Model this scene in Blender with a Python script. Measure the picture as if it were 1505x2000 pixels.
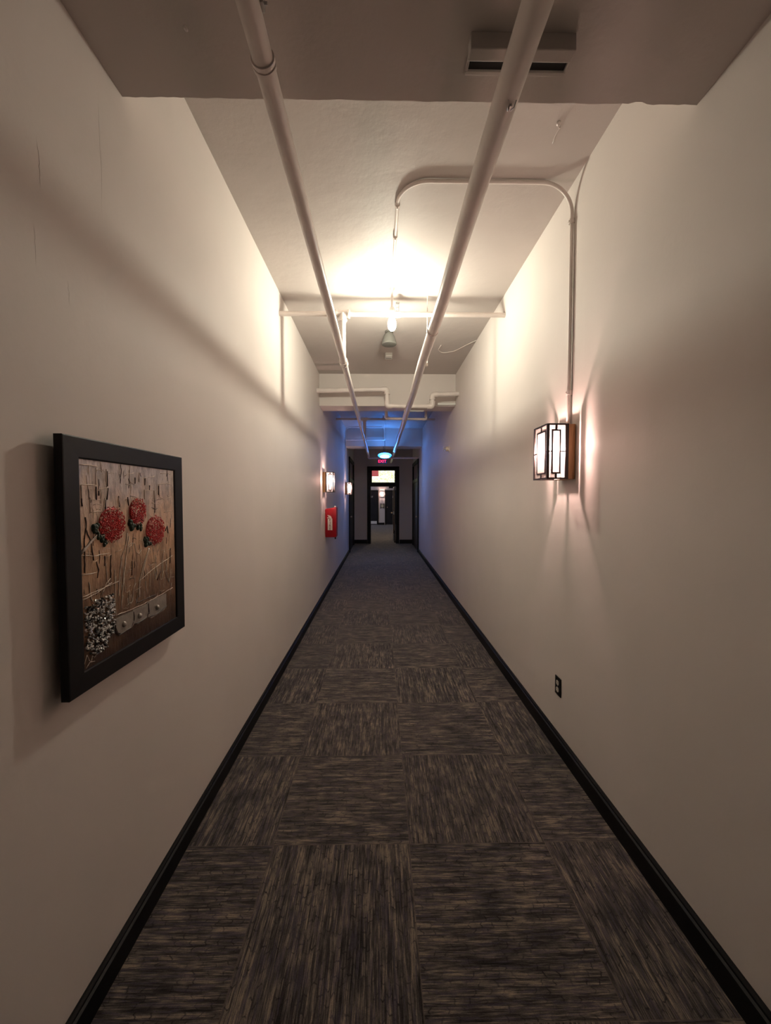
import bpy, bmesh, math, random
from mathutils import Vector, Matrix
random.seed(7)
for o in list(bpy.data.objects): bpy.data.objects.remove(o)
SC = bpy.context.scene
COL = SC.collection
PI = math.pi
CH = 1.545                       # camera height above the carpet

# ---------------------------------------------------------------- camera
cam_d = bpy.data.cameras.new('camera'); cam = bpy.data.objects.new('camera', cam_d); COL.objects.link(cam)
cam_d.sensor_fit = 'VERTICAL'; cam_d.sensor_height = 36.0; cam_d.lens = 772.0/2000*36
cam_d.clip_start = .02; cam_d.clip_end = 100
yaw = math.atan(11/772.); pit = math.atan(28*math.cos(yaw)/772.)
cam.location = (0, 0, CH); cam.rotation_euler = (PI/2 - pit, 0, -yaw)
SC.camera = cam
SC.view_settings.view_transform = 'Standard'; SC.view_settings.look = 'None'
SC.view_settings.gamma = 1.0; SC.view_settings.use_curve_mapping = False
SC.view_settings.exposure = 0.16
w = bpy.data.worlds.new('world'); SC.world = w; w.use_nodes = True
w.node_tree.nodes['Background'].inputs[0].default_value = (.6, .62, .7, 1)
w.node_tree.nodes['Background'].inputs[1].default_value = .02

# radiant powers (W) of the lamps the place has, and their colours
P_BULB, C_BULB = 47.0, (1.0, .96, .78)
P_SCONCE, C_SCONCE = 18.0, (1.0, .68, .60)
P_BLUE, C_BLUE = 24.0, (.06, .30, 1.0)
P_HALL, C_HALL = 62.0, (1.0, .87, .62)

# ---------------------------------------------------------------- materials
def newmat(name):
    m = bpy.data.materials.new(name); m.use_nodes = True
    nt = m.node_tree; b = nt.nodes['Principled BSDF']
    return m, nt, b
def nd(nt, t, **k):
    n = nt.nodes.new(t)
    for a, v in k.items(): setattr(n, a, v)
    return n
def mth(nt, op, a, b=None, c=None):
    n = nd(nt, 'ShaderNodeMath', operation=op)
    for i, v in enumerate((a, b, c)):
        if v is None: continue
        if isinstance(v, (int, float)): n.inputs[i].default_value = v
        else: nt.links.new(v, n.inputs[i])
    return n.outputs[0]
def ramp(nt, fac, stops):
    r = nd(nt, 'ShaderNodeValToRGB')
    while len(r.color_ramp.elements) < len(stops): r.color_ramp.elements.new(.5)
    for e, (p, c) in zip(r.color_ramp.elements, stops):
        e.position = p; e.color = (*c, 1)
    nt.links.new(fac, r.inputs[0]); return r.outputs[0]
def noise(nt, vec, scale, detail=3, rough=.5):
    n = nd(nt, 'ShaderNodeTexNoise'); n.inputs['Scale'].default_value = scale
    n.inputs['Detail'].default_value = detail; n.inputs['Roughness'].default_value = rough
    if vec is not None: nt.links.new(vec, n.inputs['Vector'])
    return n.outputs['Fac']
def coords(nt, scale=(1, 1, 1), kind='Object'):
    tc = nd(nt, 'ShaderNodeTexCoord'); mp = nd(nt, 'ShaderNodeMapping')
    mp.inputs['Scale'].default_value = scale
    nt.links.new(tc.outputs[kind], mp.inputs['Vector']); return mp.outputs[0]
def bump(nt, b, h, strength, dist):
    n = nd(nt, 'ShaderNodeBump'); n.inputs['Strength'].default_value = strength
    n.inputs['Distance'].default_value = dist
    nt.links.new(h, n.inputs['Height']); nt.links.new(n.outputs[0], b.inputs['Normal'])
def simple(name, col, rough=.5, metal=0, var=.08, scale=20, bmp=0):
    m, nt, b = newmat(name)
    v = coords(nt); f = noise(nt, v, scale)
    c = ramp(nt, f, [(.3, tuple(x*(1-var) for x in col)), (.7, tuple(min(1, x*(1+var)) for x in col))])
    nt.links.new(c, b.inputs['Base Color'])
    b.inputs['Roughness'].default_value = rough; b.inputs['Metallic'].default_value = metal
    if bmp: bump(nt, b, f, bmp, .002)
    return m
def matte(m, sp=.2):
    m.node_tree.nodes['Principled BSDF'].inputs['Specular IOR Level'].default_value = sp; return m
def plaster(name, col, lumps=.35):
    m, nt, b = newmat(name)
    v = coords(nt); v2 = coords(nt, (1, 1, .12))
    big = noise(nt, v, 1.3, 4); fine = noise(nt, v, 60, 4, .6); mid = noise(nt, v, 6, 3)
    strk = noise(nt, v2, 9, 3)
    c = ramp(nt, big, [(.3, tuple(x*.96 for x in col)), (.7, tuple(min(1, x*1.03) for x in col))])
    nt.links.new(c, b.inputs['Base Color']); b.inputs['Roughness'].default_value = .62
    b.inputs['Specular IOR Level'].default_value = .3
    h = mth(nt, 'ADD', mth(nt, 'MULTIPLY', fine, .10), mth(nt, 'ADD', mth(nt, 'MULTIPLY', mid, .5), mth(nt, 'MULTIPLY', strk, .4)))
    bump(nt, b, h, lumps, .012)
    return m
def emit(name, col, strength):
    m, nt, b = newmat(name)
    b.inputs['Base Color'].default_value = (0, 0, 0, 1); b.inputs['Roughness'].default_value = 1
    b.inputs['Emission Color'].default_value = (*col, 1); b.inputs['Emission Strength'].default_value = strength
    return m
def power_mat(name, col, watts, area): return emit(name, col, watts/(PI*area))

M = {}
M['wall'] = plaster('painted_plaster', (.725, .66, .62), .30)
M['ceil'] = plaster('ceiling_paint', (.56, .505, .475), .55)
M['pipe'] = simple('pipe_paint', (.74, .66, .62), .38, var=.05, scale=9, bmp=.25)
M['white'] = simple('white_plastic', (.8, .79, .75), .4, var=.02)
M['black'] = simple('black_paint', (.005, .0045, .005), .5, var=.2, scale=4)
M['blackmetal'] = simple('black_iron', (.03, .022, .02), .4, .6, var=.2, scale=60)
M['frameblack'] = simple('picture_frame_black', (.004, .004, .0048), .5, var=.15, scale=8)
M['dark'] = simple('dark_gap', (.01, .009, .009), .8)
M['red'] = simple('red_vinyl', (.34, .002, .010), .35, var=.12, scale=14, bmp=.2)
M['cream'] = simple('cream_print', (.75, .66, .6), .6, var=.05)
M['ink'] = simple('print_ink', (.16, .02, .02), .6)
M['brass'] = simple('aged_brass', (.70, .52, .34), .35, .6, var=.15, scale=80)
M['steel'] = simple('brushed_steel', (.55, .53, .52), .3, 1, var=.1, scale=70)
M['gold'] = simple('pale_gold_glint', (.85, .68, .42), .4, .2, var=.1)
M['grey'] = simple('grey_cover', (.15, .145, .13), .5, var=.06)
M['ivory'] = simple('ivory_receptacle', (.70, .64, .56), .4, var=.04)
M['door'] = simple('door_paint', (.012, .012, .018), .5, var=.2, scale=3)
M['bluedish'] = simple('blue_reflector', (.06, .22, .5), .35, var=.1)

matte(M['black'], .22); matte(M['frameblack'], .25); matte(M['door'], .25)
def wood():
    m, nt, b = newmat('honey_wood')
    v = coords(nt, (40, 40, 3)); f = noise(nt, v, 3, 5)
    nt.links.new(ramp(nt, f, [(.3, (.33, .15, .055)), (.7, (.55, .29, .12))]), b.inputs['Base Color'])
    b.inputs['Roughness'].default_value = .45; return m
M['wood'] = wood()
def ribbed():
    m = bpy.data.materials.new('ribbed_white_glass'); m.use_nodes = True; nt = m.node_tree
    for n in list(nt.nodes): nt.nodes.remove(n)
    out = nd(nt, 'ShaderNodeOutputMaterial'); tr = nd(nt, 'ShaderNodeBsdfTranslucent'); df = nd(nt, 'ShaderNodeBsdfDiffuse')
    tp = nd(nt, 'ShaderNodeBsdfTransparent')
    wv = nd(nt, 'ShaderNodeTexWave'); wv.inputs['Scale'].default_value = 55; wv.inputs['Distortion'].default_value = .6
    wv.bands_direction = 'DIAGONAL'
    v = coords(nt, (1, 1, 0)); nt.links.new(v, wv.inputs['Vector'])
    c = ramp(nt, wv.outputs['Fac'], [(0, (.62, .52, .52)), (1, (.9, .86, .84))])
    for s in (tr, df, tp): nt.links.new(c, s.inputs['Color'])
    a = nd(nt, 'ShaderNodeMixShader'); a.inputs[0].default_value = .35
    nt.links.new(tr.outputs[0], a.inputs[1]); nt.links.new(df.outputs[0], a.inputs[2])
    b = nd(nt, 'ShaderNodeMixShader'); b.inputs[0].default_value = .58
    nt.links.new(a.outputs[0], b.inputs[1]); nt.links.new(tp.outputs[0], b.inputs[2])
    nt.links.new(b.outputs[0], out.inputs[0]); return m
M['ribbed'] = ribbed()
def clear():
    m = bpy.data.materials.new('clear_seeded_glass'); m.use_nodes = True; nt = m.node_tree
    for n in list(nt.nodes): nt.nodes.remove(n)
    out = nd(nt, 'ShaderNodeOutputMaterial'); tr = nd(nt, 'ShaderNodeBsdfTranslucent'); tp = nd(nt, 'ShaderNodeBsdfTransparent'); a = nd(nt, 'ShaderNodeMixShader')
    f = noise(nt, coords(nt), 90, 2); nt.links.new(mth(nt, 'ADD', .80, mth(nt, 'MULTIPLY', f, .2)), a.inputs[0])
    tr.inputs['Color'].default_value = (.85, .82, .8, 1); tp.inputs['Color'].default_value = (.93, .92, .92, 1)
    nt.links.new(tr.outputs[0], a.inputs[1]); nt.links.new(tp.outputs[0], a.inputs[2]); nt.links.new(a.outputs[0], out.inputs[0]); return m
M['clear'] = clear()
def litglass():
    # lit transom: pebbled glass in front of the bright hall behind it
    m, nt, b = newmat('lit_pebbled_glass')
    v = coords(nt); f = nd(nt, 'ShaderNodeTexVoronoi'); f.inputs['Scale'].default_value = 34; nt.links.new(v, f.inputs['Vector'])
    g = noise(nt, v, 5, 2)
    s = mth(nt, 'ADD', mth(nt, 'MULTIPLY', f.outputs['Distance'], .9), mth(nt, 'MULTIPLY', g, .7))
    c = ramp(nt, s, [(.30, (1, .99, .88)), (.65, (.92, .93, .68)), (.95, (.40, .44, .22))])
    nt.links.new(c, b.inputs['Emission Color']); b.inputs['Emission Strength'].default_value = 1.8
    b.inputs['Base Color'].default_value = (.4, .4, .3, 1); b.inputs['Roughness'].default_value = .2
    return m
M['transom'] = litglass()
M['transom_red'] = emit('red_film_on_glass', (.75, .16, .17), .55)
def darkglass():
    m, nt, b = newmat('dark_glass')
    f = noise(nt, coords(nt), 3); nt.links.new(ramp(nt, f, [(.3, (.01, .012, .014)), (.7, (.02, .02, .022))]), b.inputs['Base Color'])
    b.inputs['Roughness'].default_value = .06; return m
M['glass'] = darkglass()

def carpet():
    m, nt, b = newmat('carpet_tiles'); T = .6065
    tc = nd(nt, 'ShaderNodeTexCoord'); sp = nd(nt, 'ShaderNodeSeparateXYZ'); nt.links.new(tc.outputs['Object'], sp.inputs[0])
    x = mth(nt, 'DIVIDE', mth(nt, 'SUBTRACT', sp.outputs[0], .131), T)
    y = mth(nt, 'DIVIDE', mth(nt, 'SUBTRACT', sp.outputs[1], 1.709), T)
    fx = mth(nt, 'FLOOR', x); fy = mth(nt, 'FLOOR', y)
    par = mth(nt, 'FLOORED_MODULO', mth(nt, 'ADD', fx, fy), 2)     # 0: streaks run along the corridor
    ux = mth(nt, 'MULTIPLY', mth(nt, 'SUBTRACT', x, fx), T); uy = mth(nt, 'MULTIPLY', mth(nt, 'SUBTRACT', y, fy), T)
    def mix(a, c): return mth(nt, 'ADD', mth(nt, 'MULTIPLY', a, mth(nt, 'SUBTRACT', 1, par)), mth(nt, 'MULTIPLY', c, par))
    al = mix(uy, ux); ac = mix(ux, uy)
    seed = mth(nt, 'ADD', mth(nt, 'MULTIPLY', fx, 3.17), mth(nt, 'MULTIPLY', fy, 7.31))
    def vec(sa, sc_, off=0):
        c = nd(nt, 'ShaderNodeCombineXYZ')
        nt.links.new(mth(nt, 'MULTIPLY', al, sa), c.inputs[0]); nt.links.new(mth(nt, 'MULTIPLY', ac, sc_), c.inputs[1])
        nt.links.new(mth(nt, 'ADD', seed, off), c.inputs[2]); return c.outputs[0]
    n1 = noise(nt, vec(13, 260), 1, 4, .7)          # yarn streaks
    n2 = noise(nt, vec(5, 60, 4), 1, 2, .5)          # broader bands
    n3 = noise(nt, vec(9, 9, 9), 1, 2, .5)           # blotches
    n4 = noise(nt, vec(420, 420, 2), 1, 2, .7)       # tufts
    # small dark outlined blocks
    br = nd(nt, 'ShaderNodeTexBrick'); cb = nd(nt, 'ShaderNodeCombineXYZ')
    nt.links.new(mth(nt, 'ADD', al, mth(nt, 'MULTIPLY', noise(nt, vec(9, 55, 31), 1, 1), .05)), cb.inputs[0])
    nt.links.new(mth(nt, 'ADD', ac, mth(nt, 'MULTIPLY', noise(nt, vec(26, 26, 37), 1, 1), .003)), cb.inputs[1]); nt.links.new(cb.outputs[0], br.inputs['Vector'])
    br.inputs['Scale'].default_value = 1; br.inputs['Brick Width'].default_value = .047; br.inputs['Row Height'].default_value = .0215
    br.inputs['Mortar Size'].default_value = .0042; br.inputs['Mortar Smooth'].default_value = 1.0; br.offset = .37
    br.inputs['Color1'].default_value = (1, 1, 1, 1); br.inputs['Color2'].default_value = (.75, .75, .75, 1); br.inputs['Mortar'].default_value = (0, 0, 0, 1)
    wob = mth(nt, 'MAXIMUM', 0, mth(nt, 'MULTIPLY', mth(nt, 'SUBTRACT', noise(nt, vec(16, 26, 13), 1, 2), .40), 2.3))
    blk = mth(nt, 'MULTIPLY', mth(nt, 'SUBTRACT', 1, mth(nt, 'MULTIPLY', mth(nt, 'SUBTRACT', 1, br.outputs['Color']), mth(nt, 'MULTIPLY', wob, 1.3))), 1)
    s = mth(nt, 'ADD', mth(nt, 'MULTIPLY', n1, .95), mth(nt, 'ADD', mth(nt, 'MULTIPLY', n2, .55), mth(nt, 'MULTIPLY', n3, .25)))
    s = mth(nt, 'SUBTRACT', s, .42)
    s = mth(nt, 'MULTIPLY', s, mth(nt, 'ADD', .5, mth(nt, 'MULTIPLY', blk, .6)))
    s = mth(nt, 'ADD', mth(nt, 'MULTIPLY', mth(nt, 'SUBTRACT', s, .42), 1.45), .44)
    c = ramp(nt, s, [(.16, (.009, .007, .0068)), (.40, (.045, .037, .035)), (.58, (.112, .094, .084)), (.80, (.30, .235, .175))])
    # a purple-blue yarn mixed in
    pur = noise(nt, vec(14, 120, 21), 1, 2); mx = nd(nt, 'ShaderNodeMix', data_type='RGBA')
    nt.links.new(mth(nt, 'MULTIPLY', mth(nt, 'GREATER_THAN', pur, .56), .45), mx.inputs[0])
    nt.links.new(c, mx.inputs[6]); mx.inputs[7].default_value = (.07, .055, .085, 1)
    tu = nd(nt, 'ShaderNodeMix', data_type='RGBA', blend_type='MULTIPLY'); tu.inputs[0].default_value = .55
    nt.links.new(mx.outputs[2], tu.inputs[6]); nt.links.new(ramp(nt, n4, [(.3, (.45, .45, .45)), (.65, (1.2, 1.2, 1.2))]), tu.inputs[7])
    # seams
    def edge(q): return mth(nt, 'MINIMUM', q, mth(nt, 'SUBTRACT', T, q))
    sm = mth(nt, 'LESS_THAN', mth(nt, 'MINIMUM', edge(ux), edge(uy)), .0022)
    se = nd(nt, 'ShaderNodeMix', data_type='RGBA'); nt.links.new(mth(nt, 'MULTIPLY', sm, .45), se.inputs[0])
    nt.links.new(tu.outputs[2], se.inputs[6]); se.inputs[7].default_value = (.13, .10, .08, 1)
    nt.links.new(se.outputs[2], b.inputs['Base Color'])
    b.inputs['Roughness'].default_value = .95; b.inputs['Specular IOR Level'].default_value = .1
    b.inputs['Sheen Weight'].default_value = .25; b.inputs['Sheen Roughness'].default_value = .5
    bump(nt, b, mth(nt, 'ADD', n1, n4), .5, .003)
    return m
M['carpet'] = carpet()

# ---------------------------------------------------------------- mesh helpers
def tag(o, label, cat, group=None, kind=None):
    if label: o['label'] = label
    if cat: o['category'] = cat
    if group: o['group'] = group
    if kind: o['kind'] = kind
    return o
def link(name, bm, mat, parent=None, smooth=False, loc=None):
    me = bpy.data.meshes.new(name); bmesh.ops.recalc_face_normals(bm, faces=bm.faces); bm.to_mesh(me); bm.free()
    if smooth:
        for p in me.polygons: p.use_smooth = True
        if smooth == 'auto':
            me.set_sharp_from_angle(angle=math.radians(38))
    me.materials.append(mat)
    o = bpy.data.objects.new(name, me); COL.objects.link(o)
    if parent: o.parent = parent
    if loc: o.location = loc
    return o
def empty(name, loc, rz=0):
    o = bpy.data.objects.new(name, None); COL.objects.link(o); o.location = loc; o.rotation_euler = (0, 0, rz)
    o.empty_display_size = .1; return o
def box(bm, a, b, bev=0):
    r = bmesh.ops.create_cube(bm, size=1)['verts']
    s = [abs(b[i]-a[i]) for i in range(3)]; c = [(a[i]+b[i])/2 for i in range(3)]
    for v in r: v.co = Vector([v.co[i]*s[i]+c[i] for i in range(3)])
    if bev:
        es = {e for v in r for e in v.link_edges}
        bmesh.ops.bevel(bm, geom=list(es), offset=bev, segments=2, affect='EDGES', profile=.5)
def cyl(bm, p0, p1, r0, r1=None, seg=24, caps=True):
    p0 = Vector(p0); p1 = Vector(p1); r1 = r0 if r1 is None else r1
    d = p1-p0; q = d.to_track_quat('Z', 'Y').to_matrix().to_4x4()
    bmesh.ops.create_cone(bm, cap_ends=caps, segments=seg, radius1=r0, radius2=r1, depth=d.length,
                          matrix=Matrix.Translation((p0+p1)/2) @ q)
def ball(bm, c, r, sc=(1, 1, 1), seg=20, rings=12):
    bmesh.ops.create_uvsphere(bm, u_segments=seg, v_segments=rings, radius=r,
                              matrix=Matrix.Translation(c) @ Matrix.Diagonal((*sc, 1)))
def lathe(bm, prof, c=(0, 0, 0), axis='Z', seg=28):
    rings = []
    for r, h in prof:
        ring = []
        for i in range(seg):
            a = 2*PI*i/seg; u, v = r*math.cos(a), r*math.sin(a)
            p = {'Z': (u, v, h), 'X': (h, u, v), 'Y': (u, h, v)}[axis]
            ring.append(bm.verts.new(Vector(p)+Vector(c)))
        rings.append(ring)
    for A, B in zip(rings, rings[1:]):
        for i in range(seg): bm.faces.new((A[i], A[(i+1) % seg], B[(i+1) % seg], B[i]))
    bm.faces.new(rings[0]); bm.faces.new(rings[-1][::-1])
def fillet(pts, rad, n=8):
    pts = [Vector(p) for p in pts]; out = [pts[0]]
    for a, b, c in zip(pts, pts[1:], pts[2:]):
        u = (a-b).normalized(); v = (c-b).normalized()
        ang = u.angle(v)
        if ang > PI-.02 or rad <= 0: out.append(b); continue
        t = min(rad/math.tan(ang/2), (a-b).length*.48, (c-b).length*.48)
        r = t*math.tan(ang/2); cen = b+(u+v).normalized()*(r/math.sin(ang/2))
        s = b+u*t-cen; e = b+v*t-cen; tot = s.angle(e); ax = s.cross(e).normalized()
        for i in range(n+1): out.append(cen+Matrix.Rotation(tot*i/n, 3, ax) @ s)
    out.append(pts[-1]); return out
def tube(bm, pts, r, seg=18, caps=True):
    pts = [Vector(p) for p in pts]; T = []
    for i in range(len(pts)):
        d = (pts[min(i+1, len(pts)-1)]-pts[max(i-1, 0)]).normalized(); T.append(d)
    n = T[0].orthogonal().normalized(); rings = []
    for i, p in enumerate(pts):
        n = (n-T[i]*n.dot(T[i])).normalized(); b = T[i].cross(n)
        rr = r[i] if isinstance(r, (list, tuple)) else r
        rings.append([bm.verts.new(p+n*rr*math.cos(2*PI*k/seg)+b*rr*math.sin(2*PI*k/seg)) for k in range(seg)])
    for A, B in zip(rings, rings[1:]):
        for k in range(seg): bm.faces.new((A[k], A[(k+1) % seg], B[(k+1) % seg], B[k]))
    if caps: bm.faces.new(rings[0][::-1]); bm.faces.new(rings[-1])
def B(): return bmesh.new()
def boxes(lst, bev=0):
    bm = B()
    for a, b in lst: box(bm, a, b, bev)
    return bm
def struct(name, bm, mat, parent=None, smooth=False):
    o = link(name, bm, mat, parent, smooth); o['kind'] = 'structure'; return o
def text_mesh(name, s, size, mat, parent, loc, rot, ext=.0015, align='CENTER'):
    cu = bpy.data.curves.new(name, 'FONT'); cu.body = s; cu.size = size; cu.extrude = ext
    cu.align_x = align; cu.align_y = 'CENTER'
    t = bpy.data.objects.new(name+'_tmp', cu); COL.objects.link(t)
    dg = bpy.context.evaluated_depsgraph_get(); me = bpy.data.meshes.new_from_object(t.evaluated_get(dg))
    bpy.data.objects.remove(t); me.materials.clear(); me.materials.append(mat)
    o = bpy.data.objects.new(name, me); COL.objects.link(o); o.parent = parent; o.location = loc; o.rotation_euler = rot
    return o
def Z(h): return CH+h

# ---------------------------------------------------------------- the setting
XL, XR = -.87, 1.095
ZC, ZS = Z(1.78), Z(1.355)          # ceiling between the beams, soffit undersides
ZB = Z(1.323)
YE = 13.30                          # end wall
struct('floor', boxes([((-2.6, -4, -.05), (2.8, 22.75, 0))]), M['carpet'])
wl = struct('wall_left', boxes([((XL-.12, -4, 0), (XL, YE, ZC+.1))]), M['wall'])
wr = struct('wall_right', boxes([((XR, -4, 0), (XR+.12, YE, ZC+.1))]), M['wall'])
struct('wall_back', boxes([((XL, -4.12, 0), (XR, -4, ZC))]), M['wall'])
struct('ceiling', boxes([((XL, -4, ZC), (XR, YE+.12, ZC+.1))]), M['ceil'])

# ragged plaster edge on the near dropped soffit
def soffit(y0, y1, zb, ragged):
    bm = B(); n = 90 if ragged else 1; rows = []
    for i in range(n+1):
        x = XL+(XR-XL)*i/n
        j = (random.uniform(-.0016, .0016)+.0008*math.sin(i*.7)) if ragged else 0
        if ragged and i in (80, 81): j = -.008
        rows.append([bm.verts.new(p) for p in ((x, y0, zb), (x, y1+j, zb), (x, y1+j*.4, zb+.006), (x, y1, ZC), (x, y0, ZC))])
    for a, b in zip(rows, rows[1:]):
        for k in range(5): bm.faces.new((a[k], a[(k+1) % 5], b[(k+1) % 5], b[k]))
    bm.faces.new(rows[0]); bm.faces.new(rows[-1][::-1]); return bm
struct('trim_1', soffit(-4, 1.40, ZS, True), M['ceil'])
struct('trim_2', soffit(5.76, 6.10, ZB, False), M['wall'])
struct('trim_3', soffit(10.22, 10.82, ZB, False), M['wall'])

# baseboards with a stepped top
def baseboard(name, x, s, y0, y1, h):
    bm = B(); prof = [(0, 0), (.020, 0), (.020, h*.80), (.013, h*.85), (.013, h*.93), (.007, h), (0, h)]
    ends = [[bm.verts.new((x+s*p, y, q)) for p, q in prof] for y in (y0, y1)]
    n = len(prof)
    for k in range(n): bm.faces.new((ends[0][k], ends[0][(k+1) % n], ends[1][(k+1) % n], ends[1][k]))
    bm.faces.new(ends[0]); bm.faces.new(ends[1][::-1]); struct(name, bm, M['black'])
baseboard('baseboard_left', XL, 1, -4, 11.08, .092)
baseboard('baseboard_right', XR, -1, -4, 11.08, .105)

# end wall with its doorway
DX0, DX1, DT = -.335, .565, Z(1.0)
struct('wall_end', boxes([((XL-.12, YE, 0), (DX0, YE+.14, ZC)), ((DX1, YE, 0), (XR+.12, YE+.14, ZC)), ((DX0, YE, DT), (DX1, YE+.14, ZC))]), M['wall'])
struct('baseboard_end', boxes([((XL, YE-.018, 0), (-.43, YE, .13)), ((.66, YE-.018, 0), (XR, YE, .13))]), M['black'])
# hall beyond the doorway
HY = 22.55
struct('wall_hall_left', boxes([((-2.7, YE+.14, 0), (-2.6, HY, 2.95))]), M['wall'])
struct('wall_hall_right', boxes([((2.7, YE+.14, 0), (2.8, HY, 2.95))]), M['wall'])
struct('wall_hall_near', boxes([((-2.7, YE+.02, 0), (XL-.12, YE+.14, 2.95)), ((XR+.12, YE+.02, 0), (2.8, YE+.14, 2.95))]), M['wall'])
struct('wall_far', boxes([((-2.7, HY, 0), (2.8, HY+.12, 2.95))]), M['wall'])
struct('ceiling_hall', boxes([((-2.7, YE+.14, 2.95), (2.8, HY+.12, 3.05))]), M['ceil'])
struct('baseboard_far', boxes([((-.10, HY-.02, 0), (.26, HY, .12))]), M['black'])

# shallow cracks and drips in the paint of the left wall
def crack(y, z0, z1, wd, mat=M['wall']):
    bm = B(); n = 16; pts = []
    for i in range(n+1):
        t = i/n; pts.append((XL-wd*.25, y+random.uniform(-1, 1)*.0022+.003*math.sin(t*5), Z(z0+(z1-z0)*t)))
    tube(bm, pts, [wd*(.25+.75*math.sin(PI*min(1, max(0, i/n))))*.6 for i in range(n+1)], 6)
    struct('paint_crack', bm, mat, wl, True)
crack(1.283, .80, 1.34, .0016); crack(1.053, .78, .93, .0026); crack(1.035, .55, .72, .0012); crack(1.14, .53, .62, .0014)

wn = struct('fill_panel_1', boxes([((-2.599, 19.4, .9), (-2.585, 21.6, 2.4))]), emit('cool_fill_light', (.5, .62, 1.0), 2.6))  # unseen cool fill panel in window shape, added to tint the far hall
struct('fill_panel_frame', boxes([((-2.6, 19.3, .8), (-2.56, 19.4, 2.5)), ((-2.6, 21.6, .8), (-2.56, 21.7, 2.5)), ((-2.6, 19.4, .8), (-2.56, 21.6, .9)), ((-2.6, 19.4, 2.4), (-2.56, 21.6, 2.5)), ((-2.584, 20.47, .9), (-2.56, 20.53, 2.4))]), M['black'], wn)
# ---------------------------------------------------------------- doors of the corridor
def casing(x0, x1, z1, y, t=.035, wd=.085, floor=0):      # a flat frame facing -Y
    return [((x0, y-t, floor), (x0+wd, y+.10, z1)), ((x1-wd, y-t, floor), (x1, y+.10, z1)), ((x0+wd, y-t, z1-wd), (x1-wd, y+.10, z1))]
d1 = empty('door_1', (.115, YE, 0)); d1['kind'] = 'structure'
def loc_link(name, bm, mat, parent, smooth=False):
    o = link(name, bm, mat, parent, smooth); o.matrix_parent_inverse = Matrix.Translation(-parent.location) ; return o
fx0, fx1, ft = -.425, .65, Z(1.045)
bm = B()
for a, b in ((( fx0, YE-.03, 0), (-.305, YE+.142, ft)), ((.54, YE-.03, 0), (fx1, YE+.142, ft)),
             ((-.305, YE-.03, Z(.935)), (.54, YE+.142, ft)), ((-.305, YE-.03, Z(.375)), (.54, YE+.142, Z(.485)))):
    box(bm, a, b, .004)
loc_link('door_frame', bm, M['black'], d1)
bm = boxes([((-.305, YE+.005, Z(.48)), (.54, YE+.04, Z(.515))), ((-.305, YE+.005, Z(.905)), (.54, YE+.04, Z(.94))),
            ((-.305, YE+.005, Z(.5)), (-.265, YE+.04, Z(.92))), ((.495, YE+.005, Z(.5)), (.54, YE+.04, Z(.92)))])
loc_link('transom_sash', bm, M['black'], d1)
tg = loc_link('transom_glass', boxes([((-.27, YE+.018, Z(.51)), (.50, YE+.026, Z(.91)))]), M['transom'], d1)
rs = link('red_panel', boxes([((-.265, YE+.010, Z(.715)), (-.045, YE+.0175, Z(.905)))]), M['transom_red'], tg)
rs['label'] = 'pinkish red square in the corner of the glass'
# the door leaf, opened away and seen almost edge-on
lf = empty('door_leaf', (.535, YE+.13, 0)); lf.parent = d1; lf.location = (.42, .14, 0); lf.rotation_euler = (0, 0, math.radians(1.0))
L_ = .84; HT = Z(.372)
bm = boxes([((-.04, 0, .012), (0, .085, HT)), ((-.04, L_-.085, .012), (0, L_, HT)), ((-.04, .085, .012), (0, L_-.085, .25)), ((-.04, .085, HT-.1), (0, L_-.085, HT)), ((-.04, .085, .95), (0, L_-.085, 1.05))])
link('leaf_stiles', bm, M['door'], lf)
link('leaf_glass', boxes([((-.024, .085, .25), (-.016, L_-.085, HT-.1))]), M['glass'], lf)
bm = boxes([((-.046, L_-.012, .25), (-.040, L_, HT)), ((-.046, 0.02, .42), (-.040, .045, HT)), ((-.044, .02, HT-.03), (-.040, L_, HT))])
link('leaf_edge_glint', bm, M['gold'], lf)['label'] = 'pale gold painted light on the leaf edges'  # warm light on the leaf edges, put in as pale gold bars
bm = B(); cyl(bm, (-.04, L_-.05, 1.0), (-.085, L_-.05, 1.0), .01, seg=14); ball(bm, (-.1, L_-.05, 1.0), .028)
link('door_knob', bm, M['brass'], lf, True)

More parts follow.
